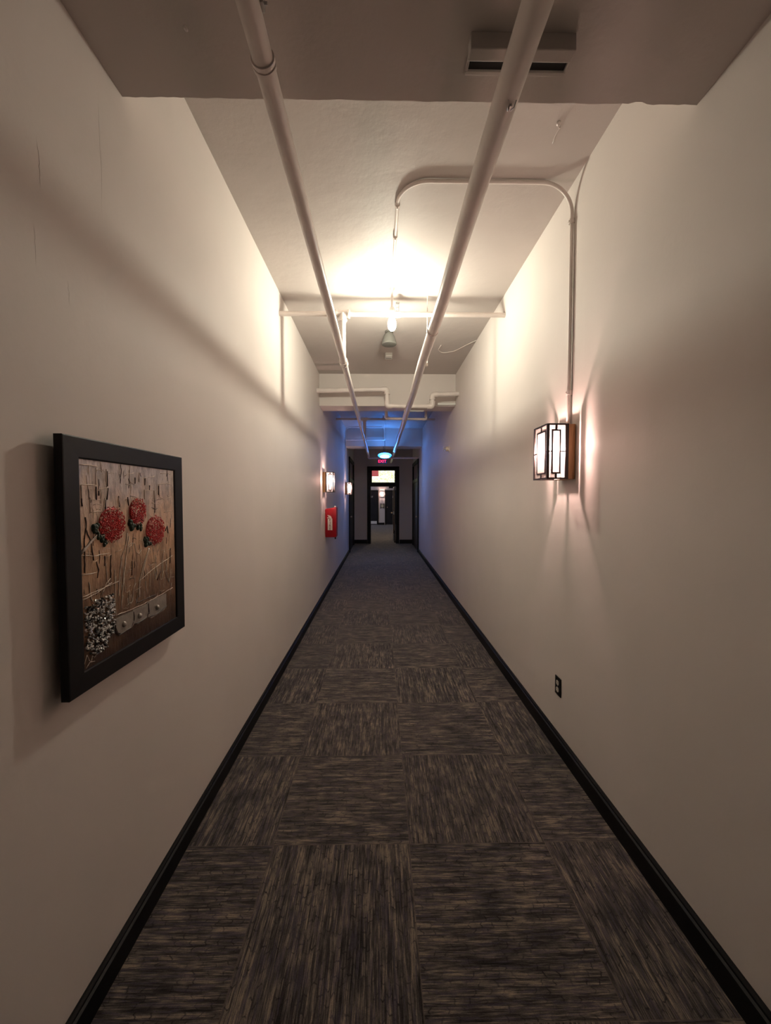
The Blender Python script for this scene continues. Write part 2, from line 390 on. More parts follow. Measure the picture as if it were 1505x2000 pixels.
def side_door(n, x, s, y0, y1, ztop):
    d = empty('door_%d' % n, (x, (y0+y1)/2, 0)); d['kind'] = 'structure'
    yc = (y0+y1)/2; h0, h1 = y0-yc, y1-yc; wd = .10
    def X(a, b): return tuple(sorted((s*a, s*b)))
    def bb(a0, a1, ya, yb, za, zb): q = X(a0, a1); return ((q[0], ya, za), (q[1], yb, zb))
    link('door_casing', boxes([bb(0, .035, h0, h0+wd, 0, ztop), bb(0, .035, h1-wd, h1, 0, ztop), bb(0, .035, h0+wd, h1-wd, ztop-wd, ztop), bb(0, .03, h0+wd, h1-wd, 2.0, 2.1)], .004), M['black'], d)
    sl = link('door_slab', boxes([bb(.001, .012, h0+wd, h1-wd, .01, 2.0)]), M['door'], d)
    link('door_panel', boxes([bb(.012, .018, h0+wd+.12, h1-wd-.12, .25, .95), bb(.012, .018, h0+wd+.12, h1-wd-.12, 1.1, 1.85)], .003), M['door'], sl)
    link('transom_glass', boxes([bb(.002, .010, h0+wd, h1-wd, 2.1, ztop-wd)]), M['glass'], d)
    bm = B(); yk = h0+wd+.08; lathe(bm, [(.001, 0), (.026, 0), (.026, .004), (.010, .008), (.010, .03), (.024, .04), (.027, .052), (.018, .064), (.001, .066)], (s*.012, yk, 1.0), 'X') if s > 0 else lathe(bm, [(.001, 0), (.026, 0), (.026, -.004), (.010, -.008), (.010, -.03), (.024, -.04), (.027, -.052), (.018, -.064), (.001, -.066)], (s*.012, yk, 1.0), 'X')
    link('door_knob', bm, M['brass'], sl, True)
side_door(2, XL, 1, 11.10, 12.95, Z(1.15))
side_door(3, XR, -1, 11.10, 12.95, Z(1.10))
def far_door(n, x0, x1, num, nx, plate, knob_x):
    d = empty('door_%d' % n, ((x0+x1)/2, HY, 0)); d['kind'] = 'structure'; c = (x0+x1)/2; h = (x1-x0)/2; zt = Z(.425)
    link('door_casing', boxes([((-h, -.03, 0), (-h+.07, 0, zt)), ((h-.07, -.03, 0), (h, 0, zt)), ((-h+.07, -.03, zt-.07), (h-.07, 0, zt))], .003), M['black'], d)
    sl = link('door_slab', boxes([((-h+.07, -.012, .01), (h-.07, -.001, zt-.07))]), M['door'], d)
    link('door_panel', boxes([((-h+.19, -.017, .35), (h-.19, -.012, .95)), ((-h+.19, -.017, 1.08), (h-.19, -.012, 1.5))], .003), M['door'], sl)
    text_mesh('room_number', num, .13, M['white'], sl, (nx-c, -.0185, Z(.045)), (PI/2, 0, 0))['label'] = 'white room number'
    if plate: link('kick_plate', boxes([((-h+.08, -.0175, .05), (h-.10, -.012, .21))]), M['white'], sl)['label'] = 'pale kick plate'
    bm = B(); cyl(bm, (knob_x-c, -.012, 1.0), (knob_x-c, -.05, 1.0), .01, seg=12); ball(bm, (knob_x-c, -.06, 1.0), .026)
    link('door_knob', bm, M['brass'], sl, True)
far_door(4, -1.02, -.075, '17', -.455, True, -.90)
far_door(5, .285, 1.23, '21', .775, False, .42)

# ---------------------------------------------------------------- wall sconces
PB = [(.0008, 0), (.0075, .002), (.0085, .018), (.013, .035), (.0175, .055), (.0185, .072), (.0165, .092), (.011, .112), (.004, .128), (.0008, .133)]
PF = [(.0006, .048), (.006, .052), (.0095, .062), (.0105, .072), (.0095, .082), (.006, .092), (.0006, .096)]      # the glowing filament
AREA_S = sum(PI*(a[0]+b[0])*math.hypot(a[0]-b[0], a[1]-b[1]) for a, b in zip(PF, PF[1:]))
def bulbglass():
    m = bpy.data.materials.new('clear_bulb_glass'); m.use_nodes = True; nt = m.node_tree
    for n in list(nt.nodes): nt.nodes.remove(n)
    out = nd(nt, 'ShaderNodeOutputMaterial'); tr = nd(nt, 'ShaderNodeBsdfTranslucent'); tp = nd(nt, 'ShaderNodeBsdfTransparent'); a = nd(nt, 'ShaderNodeMixShader')
    a.inputs[0].default_value = .88; f = noise(nt, coords(nt), 40, 1)
    nt.links.new(ramp(nt, f, [(.3, (.94, .93, .92)), (.7, (.97, .97, .96))]), tp.inputs['Color'])
    nt.links.new(tr.outputs[0], a.inputs[1]); nt.links.new(tp.outputs[0], a.inputs[2]); nt.links.new(a.outputs[0], out.inputs[0]); return m
M['bulbglass'] = bulbglass()
M['flame'] = power_mat('lit_candle_bulb', C_SCONCE, P_SCONCE, AREA_S)
def make_sconce():
    r = empty('wall_sconce', (0, 0, 0)); H = .308; a, b, hw = .044, .166, .091
    link('wood_backplate', boxes([((.001, -.083, .0), (.040, .083, H))], .002), M['wood'], r)
    link('rear_reflector', boxes([((.0402, -.082, .004), (.0435, .082, H-.004))]), M['cream'], r)
    bm = B(); bar = .0045
    # cage: posts, top and bottom rails, the wide rear posts
    for y in (-hw, hw):
        box(bm, (b-.013, y-.0065, 0), (b, y+.0065, H)); box(bm, (a, y-.0045, 0), (a+.019, y+.0045, H))
        for z in (0, H-.008): box(bm, (a+.019, y-.0045, z), (b-.013, y+.0045, z+.009))
    for z in (0, H-.008): box(bm, (b-.009, -hw+.0065, z), (b, hw-.0065, z+.009))
    link('metal_frame', bm, M['blackmetal'], r)
    def inner(face):                      # rectangle with ticks; face 0: front, -1 / 1: the sides
        bm = B()
        if face == 0: lo, hi, P = -hw+.03, hw-.03, lambda u, z, d: (b-.0075+d, u, z)
        else: lo, hi, P = .0865, .139, lambda u, z, d: (u, face*(hw-.001)+d*face, z)
        z0, z1 = .030, H-.032; t = .0085
        def bx(u0, u1, za, zb): box(bm, tuple(min(p, q) for p, q in zip(P(u0, za, -.003), P(u1, zb, .003))), tuple(max(p, q) for p, q in zip(P(u0, za, -.003), P(u1, zb, .003))))
        bx(lo, lo+t, z0, z1); bx(hi-t, hi, z0, z1); bx(lo+t, hi-t, z0, z0+t); bx(lo+t, hi-t, z1-t, z1)
        m = (lo+hi)/2; bx(m-.006, m+.006, .008, z0); bx(m-.006, m+.006, z1, H-.008)
        e0, e1 = (-hw+.0065, hw-.0065) if face == 0 else (a+.019, b-.013)
        bx(e0, lo, H*.5-.003, H*.5+.004); bx(hi, e1, H*.5-.003, H*.5+.004)
        f = link('inner_frame', bm, M['blackmetal'], r)
        bm = B(); p = P(lo+t, z0+t, -.001); q = P(hi-t, z1-t, .001)
        box(bm, tuple(map(min, p, q)), tuple(map(max, p, q))); link('glass_panel', bm, M['ribbed'], f)
        bm = B()
        for u0, u1, za, zb in ((e0, lo, .008, H-.008), (hi, e1, .008, H-.008), (lo, hi, .008, z0), (lo, hi, z1, H-.008)):
            p = P(u0, za, -.0006); q = P(u1, zb, .0006); box(bm, tuple(map(min, p, q)), tuple(map(max, p, q)))
        link('clear_glass', bm, M['clear'], f)
    for f in (0, -1, 1): inner(f)
    bm = B(); cyl(bm, (.042, 0, .045), (.122, 0, .045), .006, seg=12); cyl(bm, (.122, 0, .035), (.122, 0, .104), .0125, seg=20)
    s = link('lamp_socket', bm, M['cream'], r, 'auto')
    bm = B(); lathe(bm, PB, (.122, 0, .104), seg=20); bu = link('bulb', bm, M['bulbglass'], s, True)
    bm = B(); lathe(bm, PF, (.122, 0, .104), seg=16); bu2 = link('glowing_filament', bm, M['flame'], s, True)
    return r
def copy_tree(o, parent=None):
    c = o.copy(); COL.objects.link(c)
    if parent: c.parent = parent; c.matrix_parent_inverse = o.matrix_parent_inverse.copy()
    for ch in [k for k in bpy.data.objects if k.parent == o]: copy_tree(ch, c)
    return c
s0 = make_sconce(); G = 'box sconces along the corridor'
sc = [s0]+[copy_tree(s0) for _ in range(3)]
for o, loc, rz, lab in ((sc[0], (XR, 2.292, Z(.104)), PI, 'black metal box sconce with wooden backplate on the right wall, lit'),
                        (sc[1], (XL, 6.13, Z(.083)), 0, 'lit box sconce on the left wall above the red extinguisher cover'),
                        (sc[2], (XL, 9.95, Z(.075)), 0, 'lit box sconce on the left wall nearest the black side door'),
                        (sc[3], (.125, HY, Z(.045)), -PI/2, 'small lit sconce between two black numbered doors far beyond the doorway')):
    o.location = loc; o.rotation_euler = (0, 0, rz); tag(o, lab, 'wall lamp', G)

# ---------------------------------------------------------------- sprinkler main pipes
def coupling(bm, y, x, z, r, ln=.05, grow=1.22):
    cyl(bm, (x, y-ln/2, z), (x, y+ln/2, z), r*grow, seg=24)
    for e in (-1, 1): cyl(bm, (x, y+e*ln/2-.005, z), (x, y+e*ln/2+.005, z), r*grow*1.1, seg=24)
LPX, LPZ, LPR = -.314, Z(1.18), .0280
RPX, RPZ, RPR = .376, Z(1.185), .0375
lp = empty('sprinkler_pipe', (LPX, 5, LPZ)); tag(lp, 'thinner pale sprinkler main pipe hung left of centre under the ceiling', 'pipe', 'main sprinkler pipes')
def at0(o, parent): o.matrix_parent_inverse = Matrix.Translation(parent.location).inverted(); return o
bm = B(); tube(bm, [(LPX, -3.98, LPZ), (LPX, 11.16, LPZ)], LPR, 24)
at0(link('pipe', bm, M['pipe'], lp, 'auto'), lp)
for y, ln in ((1.12, .016), (3.50, .075), (7.92, .07)):
    bm = B(); coupling(bm, y, LPX, LPZ, LPR, ln, 1.05 if ln < .03 else 1.22); at0(link('coupling', bm, M['pipe'], lp, 'auto'), lp)
def lug(bm, x, y, z, s):   # little cast lugs of a pipe clamp
    box(bm, (x-.004*s, y-.012, z-.006), (x+.004*s, y+.012, z+.010), .002); cyl(bm, (x-.012*s, y, z+.004), (x+.012*s, y, z+.004), .0035, seg=10)
bm = B(); lug(bm, LPX+LPR+.004, 1.0, LPZ+.006, 1); at0(link('clamp_bolt', bm, M['steel'], lp), lp)
bm = B(); cyl(bm, (LPX, 9.0, LPZ+LPR), (LPX, 9.0, ZC), .006, seg=10); at0(link('hanger_rod', bm, M['pipe'], lp, 'auto'), lp)
rp = empty('sprinkler_pipe', (RPX, 5, RPZ)); tag(rp, 'thicker pale sprinkler main pipe hung right of centre under the ceiling', 'pipe', 'main sprinkler pipes')
bm = B(); n = 60; pts = [(RPX+.004*math.sin(i*.9), -3.98+(YE+3.98)*i/n, RPZ+.003*math.sin(i*.55)) for i in range(n+1)]
tube(bm, pts, RPR, 26); at0(link('pipe', bm, M['pipe'], rp, 'auto'), rp)
for y in (2.85, 6.0):
    bm = B(); coupling(bm, y, RPX, RPZ, RPR, .010, 1.02); at0(link('coupling', bm, M['pipe'], rp, 'auto'), rp)
bm = B(); y = 1.19; x = RPX+.006; z = RPZ-RPR-.002
for s in (-1, 1): tube(bm, fillet([(x+s*.004, y+.018, z), (x+s*.010, y, z-.008), (x+s*.012, y-.014, z)], .004), .0022, 8)
box(bm, (x-.003, y-.002, z-.006), (x+.003, y+.014, z+.004)); at0(link('clamp_bolt', bm, M['steel'], rp), rp)
for y in (3.55,):
    bm = B(); cyl(bm, (RPX+.045, y, RPZ-.01), (RPX+.045, y, ZC), .0045, seg=10); box(bm, (RPX+.02, y-.012, RPZ-.02), (RPX+.05, y+.012, RPZ+.0)); at0(link('hanger_rod', bm, M['pipe'], rp), rp)

# cross pipes with their tees and drops
def cross_pipe(y, z, tx, label, head_x, r=.020):
    t = empty('cross_pipe', (0, y, z)); tag(t, label, 'pipe', 'cross pipes joining the walls')
    bm = B(); tube(bm, [(XL+.001, 0, 0), (XR-.001, 0, 0)], r, 20); link('pipe', bm, M['pipe'], t, 'auto')
    bm = B(); cyl(bm, (tx, 0, 0), (tx, 0, LPZ+.02-z), .026, seg=20); link('drop_pipe', bm, M['pipe'], t, 'auto')
    bm = B(); cyl(bm, (tx-.055, 0, 0), (tx+.055, 0, 0), .031, seg=22); cyl(bm, (tx, 0, .0), (tx, 0, -.062), .033, seg=22)
    for e in (-.055, .055): cyl(bm, (tx+e-.007, 0, 0), (tx+e+.007, 0, 0), .036, seg=22)
    cyl(bm, (tx, 0, -.05), (tx, 0, -.064), .038, seg=22); link('tee_fitting', bm, M['pipe'], t, 'auto')
    bm = B(); cyl(bm, (head_x-.028, 0, 0), (head_x+.028, 0, 0), .026, seg=18); cyl(bm, (head_x, 0, 0), (head_x, 0, .045), .013, seg=16)
    link('tee_fitting', bm, M['pipe'], t, 'auto')
    bm = B(); cyl(bm, (head_x, 0, .045), (head_x, 0, .058), .011, seg=8)
    for s in (-1, 1): tube(bm, fillet([(head_x+s*.008, 0, .056), (head_x+s*.014, 0, .072), (head_x+s*.010, 0, .09), (head_x, 0, .096)], .005), .0022, 8)
    cyl(bm, (head_x, 0, .056), (head_x, 0, .088), .003, seg=8); cyl(bm, (head_x, 0, .096), (head_x, 0, .099), .017, seg=20)
    link('sprinkler_head', bm, M['steel'], t, 'auto')
    return t
cross_pipe(3.50, Z(1.595), -.322, 'white cross pipe between the walls just above the glaring ceiling bulb', .155)
cross_pipe(7.92, Z(1.56), -.309, 'cross pipe between the walls in the blue-lit bay beyond the beam', .07)

# pipe stepping around the beam, loop under the blue bay, pipe along the third beam
def pipe_thing(name, pts, r, label, cat='pipe', rad=.03, elbows=True, mat=None, group=None):
    c = Vector(pts[0]); t = empty(name, c); tag(t, label, cat, group)
    q = [Vector(p)-c for p in pts]
    bm = B(); tube(bm, fillet(q, rad), r, 18); link('pipe', bm, mat or M['pipe'], t, 'auto')
    if elbows:
        for a, b, d in zip(q, q[1:], q[2:]):
            u = (a-b).normalized(); v = (d-b).normalized(); k = r*2.1
            bm = B(); tube(bm, fillet([b+u*k, b, b+v*k], rad), r*1.22, 18)
            for e in (u, v): cyl(bm, b+e*(k-.004), b+e*(k+.006), r*1.36, seg=18)
            link('elbow_fitting', bm, M['pipe'], t, 'auto')
    return t
yz = 5.52
pipe_thing('offset_pipe', [(XL+.001, yz, Z(1.475)), (.100, yz, Z(1.497)), (.100, yz, Z(1.270)), (.728, yz, Z(1.262)), (.728, yz, Z(1.425)), (XR-.001, yz, Z(1.44))], .0305,
           'white pipe stepping down and up across the face of the beam')
pipe_thing('offset_pipe', [(.105, 6.36, ZC-.005), (.105, 6.36, Z(1.262)), (.735, 6.36, Z(1.255)), (.735, 6.36, ZC-.005)], .021,
           'U-shaped pipe loop hanging from the ceiling just behind the beam')
ecp = pipe_thing('end_pipe', [(LPX, 11.12, LPZ-LPR-.002), (LPX, 11.12, Z(1.112)), (XR-.001, 11.12, Z(1.112))], .026, 'short cross pipe under the main pipes beside the blue lamp', rad=.03)
bm = B(); cyl(bm, (.16, 0, -.002), (.16, 0, ZC-LPZ+LPR), .006, seg=10); link('hanger_rod', bm, M['pipe'], ecp, 'auto')
pipe_thing('beam_pipe', [(XL+.001, 10.17, Z(1.482)), (.126, 10.17, Z(1.482)), (.126, 10.17, ZC-.005)], .022, 'pipe running across the blue-lit beam above the exit sign')

# conduits
M['conduit'] = M['pipe']
def conduit(pts, r, rad, label, clamps, group='electrical conduits'):
    c = Vector(pts[0]); t = empty('conduit', c); tag(t, label, 'conduit', group)
    q = [Vector(p)-c for p in pts]
    bm = B(); tube(bm, fillet(q, rad, 12), r, 14); link('tube', bm, M['conduit'], t, 'auto')
    for p, ax in clamps:
        p = Vector(p)-c; d = Vector(ax); bm = B(); cyl(bm, p-d*.012, p+d*.012, r*1.5, seg=14)
        o = d.cross(Vector((0, 1, 0)) if abs(d.y) < .5 else Vector((1, 0, 0)))
        box(bm, p-Vector((.004, .004, .004))-Vector([abs(k)*.016 for k in o]), p+Vector((.004, .004, .004))+Vector([abs(k)*.016 for k in o]))
        link('clamp', bm, M['conduit'], t, 'auto')
    return t
cx = XR-.013
conduit([(cx-.002, 2.27, Z(.408)), (cx, 2.27, ZC-.012), (.108, 2.27, ZC-.012), (.104, 3.432, ZC-.012), (.104, 3.432, Z(1.62))], .0105, .17,
        'thin conduit rising from the right sconce and crossing the ceiling to the bulb', [((cx, 2.27, Z(.60)), (0, 0, 1)), ((cx, 2.27, Z(1.555)), (0, 0, 1)), ((.107, 2.46, ZC-.012), (0, 1, 0)), ((.105, 2.75, ZC-.012), (0, 1, 0))])
conduit([(XL+.013, 9.95, Z(.385)), (XL+.013, 9.95, ZC-.012), (.06, 9.95, ZC-.012)], .011, .14,
        'conduit rising from the farther left sconce to the blue ceiling', [((XL+.013, 9.95, Z(.9)), (0, 0, 1))])
conduit([(.11, 6.45, ZC-.012), (.11, 10.15, ZC-.012), (.11, 10.15, Z(1.50))], .011, .06, 'conduit running along the blue-lit ceiling toward the exit sign', [])

# bare ceiling bulb
BX, BY = .104, 3.432
lamp = empty('ceiling_bulb', (BX, BY, Z(1.62))); tag(lamp, 'glaring bare bulb hanging in a socket from the ceiling conduit', 'ceiling light')
bm = B(); lathe(bm, [(.001, 0), (.020, 0), (.024, -.02), (.024, -.050), (.018, -.060), (.001, -.060)]); link('lamp_socket', bm, M['white'], lamp, 'auto')
PBB = [(.001, -.056), (.013, -.060), (.017, -.078), (.028, -.102), (.035, -.130), (.035, -.152), (.029, -.176), (.016, -.191), (.001, -.196)]
AREA_B = sum(PI*(a[0]+b[0])*math.hypot(a[0]-b[0], a[1]-b[1]) for a, b in zip(PBB, PBB[1:]))
M['globe'] = power_mat('lit_globe_bulb', C_BULB, P_BULB, AREA_B)
bm = B(); lathe(bm, PBB, seg=32); link('bulb', bm, M['globe'], lamp, True)

# grey dome and small detector on the ceiling
dm = empty('ceiling_bell', (.10, 4.30, ZC)); tag(dm, 'grey bell-shaped fixture hanging right behind the glaring bulb', 'ceiling fixture')
bm = B(); lathe(bm, [(.001, 0), (.045, 0), (.045, -.012), (.001, -.012)]); link('base', bm, M['grey'], dm, 'auto')
bm = B(); lathe(bm, [(.001, -.012), (.030, -.012), (.045, -.03), (.060, -.060), (.072, -.095), (.079, -.120), (.081, -.135), (.076, -.142), (.060, -.146), (.001, -.148)], seg=36); link('bell', bm, M['grey'], dm, 'auto')
dt = empty('alarm_box', (.110, 4.97, ZC)); tag(dt, 'small white box on the ceiling beyond the grey dome', 'alarm')
link('housing', boxes([((-.044, -.06, -.045), (.044, .06, 0))], .006), M['white'], dt)
link('vent_slot', boxes([((-.036, .012, -.0465), (.036, .022, -.0448))]), M['dark'], dt)
# loose cable on the ceiling
bm = B(); tube(bm, fillet([(1.094, 4.50, ZC-.006), (1.0, 4.66, ZC-.006), (.90, 4.84, ZC-.008), (.76, 4.92, ZC-.006), (.700, 4.80, ZC-.006), (.715, 4.66, ZC-.003)], .09), .0035, 8)
tag(link('ceiling_cable', bm, M['pipe'], None, True), 'thin white cable curling across the ceiling from the right wall', 'cable')
# hook with torn plaster
hk = empty('ceiling_hook', (.849, 1.93, ZC)); tag(hk, 'small painted-over hook in the ceiling near the right wall', 'hook')
bm = B(); cyl(bm, (0, 0, 0), (0, 0, -.010), .010, seg=12); tube(bm, fillet([(0, 0, -.006), (0, .0, -.02), (.008, .004, -.024), (.010, .008, -.014)], .005), .003, 8); link('hook', bm, M['pipe'], hk, True)
bm = B(); tube(bm, fillet([(.004, 0, -.001), (.018, .02, -.001), (.014, .07, -.001), (.02, .11, -.0005)], .02), [.003]*3+[.0025]*30 if False else .0028, 6)
link('plaster_tear', bm, M['ceil'], hk, True)

# strut brackets screwed to the near soffit, and a dark slot beside them
bk = empty('pipe_bracket', (.42, 1.21, ZS)); tag(bk, 'short painted block fixed to the near soffit above the thick pipe', 'bracket')
link('block', boxes([((-.155, -.016, -.048), (.155, .021, 0))], .003), M['ceil'], bk)
link('slot_lip', boxes([((-.150, .084, -.010), (.170, .096, 0)), ((-.150, .030, -.010), (-.142, .084, 0)), ((.162, .030, -.010), (.170, .084, 0))], .002), M['ceil'], bk)
link('slot', boxes([((-.142, .022, -.003), (.162, .084, 0))]), M['dark'], bk)['label'] = 'dark slot beside the block'
# rim for small marks: two little nail heads in the soffit
for i, (x, y) in enumerate(((-.56, 1.20), (-.26, 1.05))):
    bm = B(); ball(bm, (x, y, ZS), .006, (1, 1.6, .5), 10, 6)
    tag(link('nail', bm, M['pipe'], None, True), ['painted-over nail stub in the near soffit at the upper left', 'painted-over nail stub near the top edge beside the thinner pipe'][i], 'nail', 'nail stubs in the near soffit')
# added pale bars standing in for lit stretches of the beam lip
for i, (x0, x1, y0, y1, lab) in enumerate(((.36, .66, 5.98, 6.02, 'added pale bar for the lit underside of the beam behind the thick pipe'), (.83, 1.09, 5.72, 5.76, 'added pale bar for the lit beam face by the right wall'))):
    z = ZB if i == 0 else Z(1.36)
    tag(link('lit_lip_bar', boxes([((x0, y0, z-.028), (x1, y1, z))], .003), M['white']), lab, 'lit_lip_bar', 'added bars for light on the beam')

# sidewall sprinkler on the right wall
sw = empty('sidewall_sprinkler', (XR, 6.27, Z(.772))); tag(sw, 'small brassy sidewall sprinkler head on the right wall past the sconce', 'sprinkler')
bm = B(); lathe(bm, [(.001, 0), (.060, 0), (.058, -.006), (.04, -.014), (.001, -.014)], axis='X'); link('escutcheon', bm, M['pipe'], sw, 'auto')
bm = B(); lathe(bm, [(.001, -.010), (.034, -.010), (.038, -.024), (.036, -.045), (.024, -.060), (.001, -.062)], axis='X')
for s in (-1, 1): tube(bm, fillet([(-.05, s*.022, 0), (-.066, s*.032, 0), (-.080, s*.022, 0), (-.090, 0, 0)], .008), .007, 8)
cyl(bm, (-.088, 0, 0), (-.094, 0, 0), .036, seg=18); cyl(bm, (-.045, 0, 0), (-.088, 0, 0), .006, seg=10)
box(bm, (-.094, -.022, .028), (-.070, .022, .033), .001)
link('sprinkler_head', bm, simple('pale_brass', (.78, .66, .54), .3, .2, var=.25, scale=60), sw, 'auto')

# ---------------------------------------------------------------- exit sign and blue lamp
ex = empty('exit_sign', (.060, 10.20, Z(1.0))); tag(ex, 'small black exit sign with glowing red letters below the blue lamp', 'sign')
link('housing', boxes([((-.125, 0, -.125), (.125, .05, -.01))], .004), M['black'], ex)
M['exit'] = emit('red_letters', (1, .015, .07), 3.0)
text_mesh('letters', 'EXIT', .105, M['exit'], ex, (0, -.002, -.068), (PI/2, 0, 0), .002)['label'] = 'glowing red letters'
bm = B(); cyl(bm, (.03, .035, -.012), (.03, .035, ZB-Z(1.0)), .006, seg=10); link('hanger_rod', bm, M['black'], ex, 'auto')
bl = empty('blue_lamp', (.125, 10.05, Z(1.05))); tag(bl, 'glowing blue-white lamp with blue reflector over the exit sign', 'lamp')
bm = B(); lathe(bm, [(.001, .10), (.10, .092), (.17, .070), (.21, .04), (.205, .035), (.165, .058), (.095, .080), (.001, .088)], axis='Y', seg=36)
for v in bm.verts: v.co.z = v.co.z*.34+.022; v.co.x *= .85
link('reflector', bm, M['bluedish'], bl, 'auto')
RB = .07; ar = 4*PI*(((RB*1.7*RB)**1.6+(RB*1.7*RB*.5)**1.6+(RB*RB*.5)**1.6)/3)**(1/1.6)
M['bluelens'] = power_mat('blue_led_lens', C_BLUE, P_BLUE, ar)
bm = B(); ball(bm, (0, 0, -.01), RB, (1.7, 1, .5), 28, 16); link('lens', bm, M['bluelens'], bl, True)
bm = B(); tube(bm, fillet([(.0, .088, .04), (.0, .115, .09), (.001, .120, Z(1.478)-Z(1.05))], .02), .005, 10); link('hanger_rod', bm, M['black'], bl, 'auto')

# ---------------------------------------------------------------- fire extinguisher cover
fc = empty('extinguisher_cover', (XL, 6.26, Z(-.63))); tag(fc, 'red vinyl fire extinguisher cover on the left wall', 'extinguisher cover')
bm = B(); box(bm, (.002, 0, 0), (.18, .22, .46), .016)
for v in bm.verts:
    if v.co.z > .3: v.co.z += (v.co.x-.06)*.16
link('cover', bm, M['red'], fc, 'auto')
def poly_prism(bm, pts, y0, y1):
    A = [bm.verts.new((x, y0, z)) for x, z in pts]; C = [bm.verts.new((x, y1, z)) for x, z in pts]
    bm.faces.new(A); bm.faces.new(C[::-1])
    for i in range(len(pts)): bm.faces.new((A[i], A[(i+1) % len(pts)], C[(i+1) % len(pts)], C[i]))
bm = B(); box(bm, (.045, -.003, .115), (.118, 0, .300), .0012)
poly_prism(bm, [(.062, .298), (.106, .298), (.108, .312), (.100, .330), (.085, .345), (.045, .356), (.040, .348), (.066, .334), (.036, .314), (.040, .303), (.070, .318), (.074, .306)], -.003, 0)
sy = link('extinguisher_symbol', bm, M['cream'], fc); sy['label'] = 'cream extinguisher silhouette'
for i, ch in enumerate('FIRE'):
    text_mesh('letter', ch, .056, M['ink'], sy, (.082, -.0045, .276-.046*i), (PI/2, 0, 0), .001)
bm = B(); cyl(bm, (.158, .05, -.03), (.158, .05, .012), .011, seg=14); link('hose_end', bm, M['black'], fc, 'auto')
bm = B(); ball(bm, (.162, .02, .485), .014, (1, 1, .8)); link('strap_button', bm, M['cream'], fc, True)

# ---------------------------------------------------------------- outlet
ot = empty('wall_outlet', (XR, 2.369, Z(-1.155))); tag(ot, 'black wall outlet low on the right wall', 'outlet')
link('cover_plate', boxes([((-.006, -.038, -.056), (0, .038, .056))], .002), M['black'], ot)
for z in (-.021, .021):
    bm = B(); bmesh.ops.create_cone(bm, cap_ends=True, segments=28, radius1=.0165, radius2=.0165, depth=.003, matrix=Matrix.Translation((-.0070, 0, z)) @ Matrix.Rotation(PI/2, 4, 'Y'))
    for v in bm.verts: v.co.z = z+max(-.0135, min(.0135, v.co.z-z))
    rc = link('receptacle', bm, M['ivory'], ot)
    link('socket_slot', boxes([((-.0093, -.0075, z-.001), (-.0083, -.0055, z+.008)), ((-.0093, .0055, z-.001), (-.0083, .0075, z+.007)), ((-.0093, -.002, z-.0095), (-.0083, .002, z-.0055))]), M['dark'], rc)
bm = B(); cyl(bm, (-.005, 0, 0), (-.0072, 0, 0), .003, seg=12); link('screw', bm, M['steel'], ot)

# ---------------------------------------------------------------- small framed notice far beyond
fn = empty('picture_frame', (.14, HY, Z(-.475))); tag(fn, 'small dark framed notice below the far sconce between numbered doors', 'picture frame')
link('frame', boxes([((-.115, -.02, -.15), (-.075, 0, .15)), ((.075, -.02, -.15), (.115, 0, .15)), ((-.075, -.02, .09), (.075, 0, .12)), ((-.075, -.02, -.11), (.075, 0, -.08))]), M['door'], fn)
link('sheet', boxes([((-.075, -.008, -.08), (.075, -.002, .09))]), M['steel'], fn)
ex2 = tag(link('hall_sign', boxes([((.50, 21.9, Z(.52)), (.80, 21.95, Z(.63)))], .004), M['black']), 'small dark sign hanging in the far hall before the right door', 'sign')
bm = B(); cyl(bm, (.65, 21.925, Z(.63)), (.65, 21.925, 2.95), .005, seg=8); link('hanger_rod', bm, M['black'], ex2)
# lamp of the hall beyond, out of sight above the transom
hl = empty('hall_ceiling_light', (.10, 15.4, 2.95)); tag(hl, 'warm globe light on the hall ceiling beyond the doorway', 'ceiling light')
bm = B(); lathe(bm, [(.001, 0), (.09, 0), (.09, -.03), (.001, -.03)]); link('canopy', bm, M['white'], hl, 'auto')
M['hall'] = power_mat('lit_hall_globe', C_HALL, P_HALL, 4*PI*.1*.1)
bm = B(); ball(bm, (0, 0, -.12), .10); link('globe', bm, M['hall'], hl, True)

# ---------------------------------------------------------------- the painting
PY0, PY1, PZ0, PZ1 = 1.102, 1.602, Z(-.489), Z(.1135)
pt = empty('framed_painting', (XL, 1.335, Z(-.52))); tag(pt, 'black framed relief painting of three red flowers on the left wall', 'painting')
XF = -.826
def pl(name, bm, mat, parent=pt, smooth=False):
    o = link(name, bm, mat, parent, smooth)
    if parent is pt: o.matrix_parent_inverse = Matrix.Translation(pt.location).inverted()
    return o
yo0, yo1, zo0, zo1 = 1.045, 1.668, Z(-.545), Z(.167)
bm = B()
prof = [(0, XF-.022), (0, XF), (.003, XF+.001), (.055, XF), (.059, XF-.002), (.0595, XF-.006)]   # (inset, x)
for side in range(4):
    A = []; C = []
    for ins, x in prof+[(.058, XF-.022)]:
        y0, y1, z0, z1 = yo0+ins, yo1-ins, zo0+ins, zo1-ins
        cs = [(y0, z0), (y1, z0), (y1, z1), (y0, z1)]
        p, q = cs[side], cs[(side+1) % 4]; A.append(bm.verts.new((x, *p))); C.append(bm.verts.new((x, *q)))
    m = len(A)
    for k in range(m): bm.faces.new((A[k], A[(k+1) % m], C[(k+1) % m], C[k]))
bmesh.ops.remove_doubles(bm, verts=bm.verts, dist=1e-5)
pl('frame', bm, M['frameblack'])
pl('stretcher', boxes([((XL+.002, yo0+.045, zo0+.045), (XF-.022, yo1-.045, zo1-.045))]), M['frameblack'])
XP = XF-.0045                                      # canvas surface
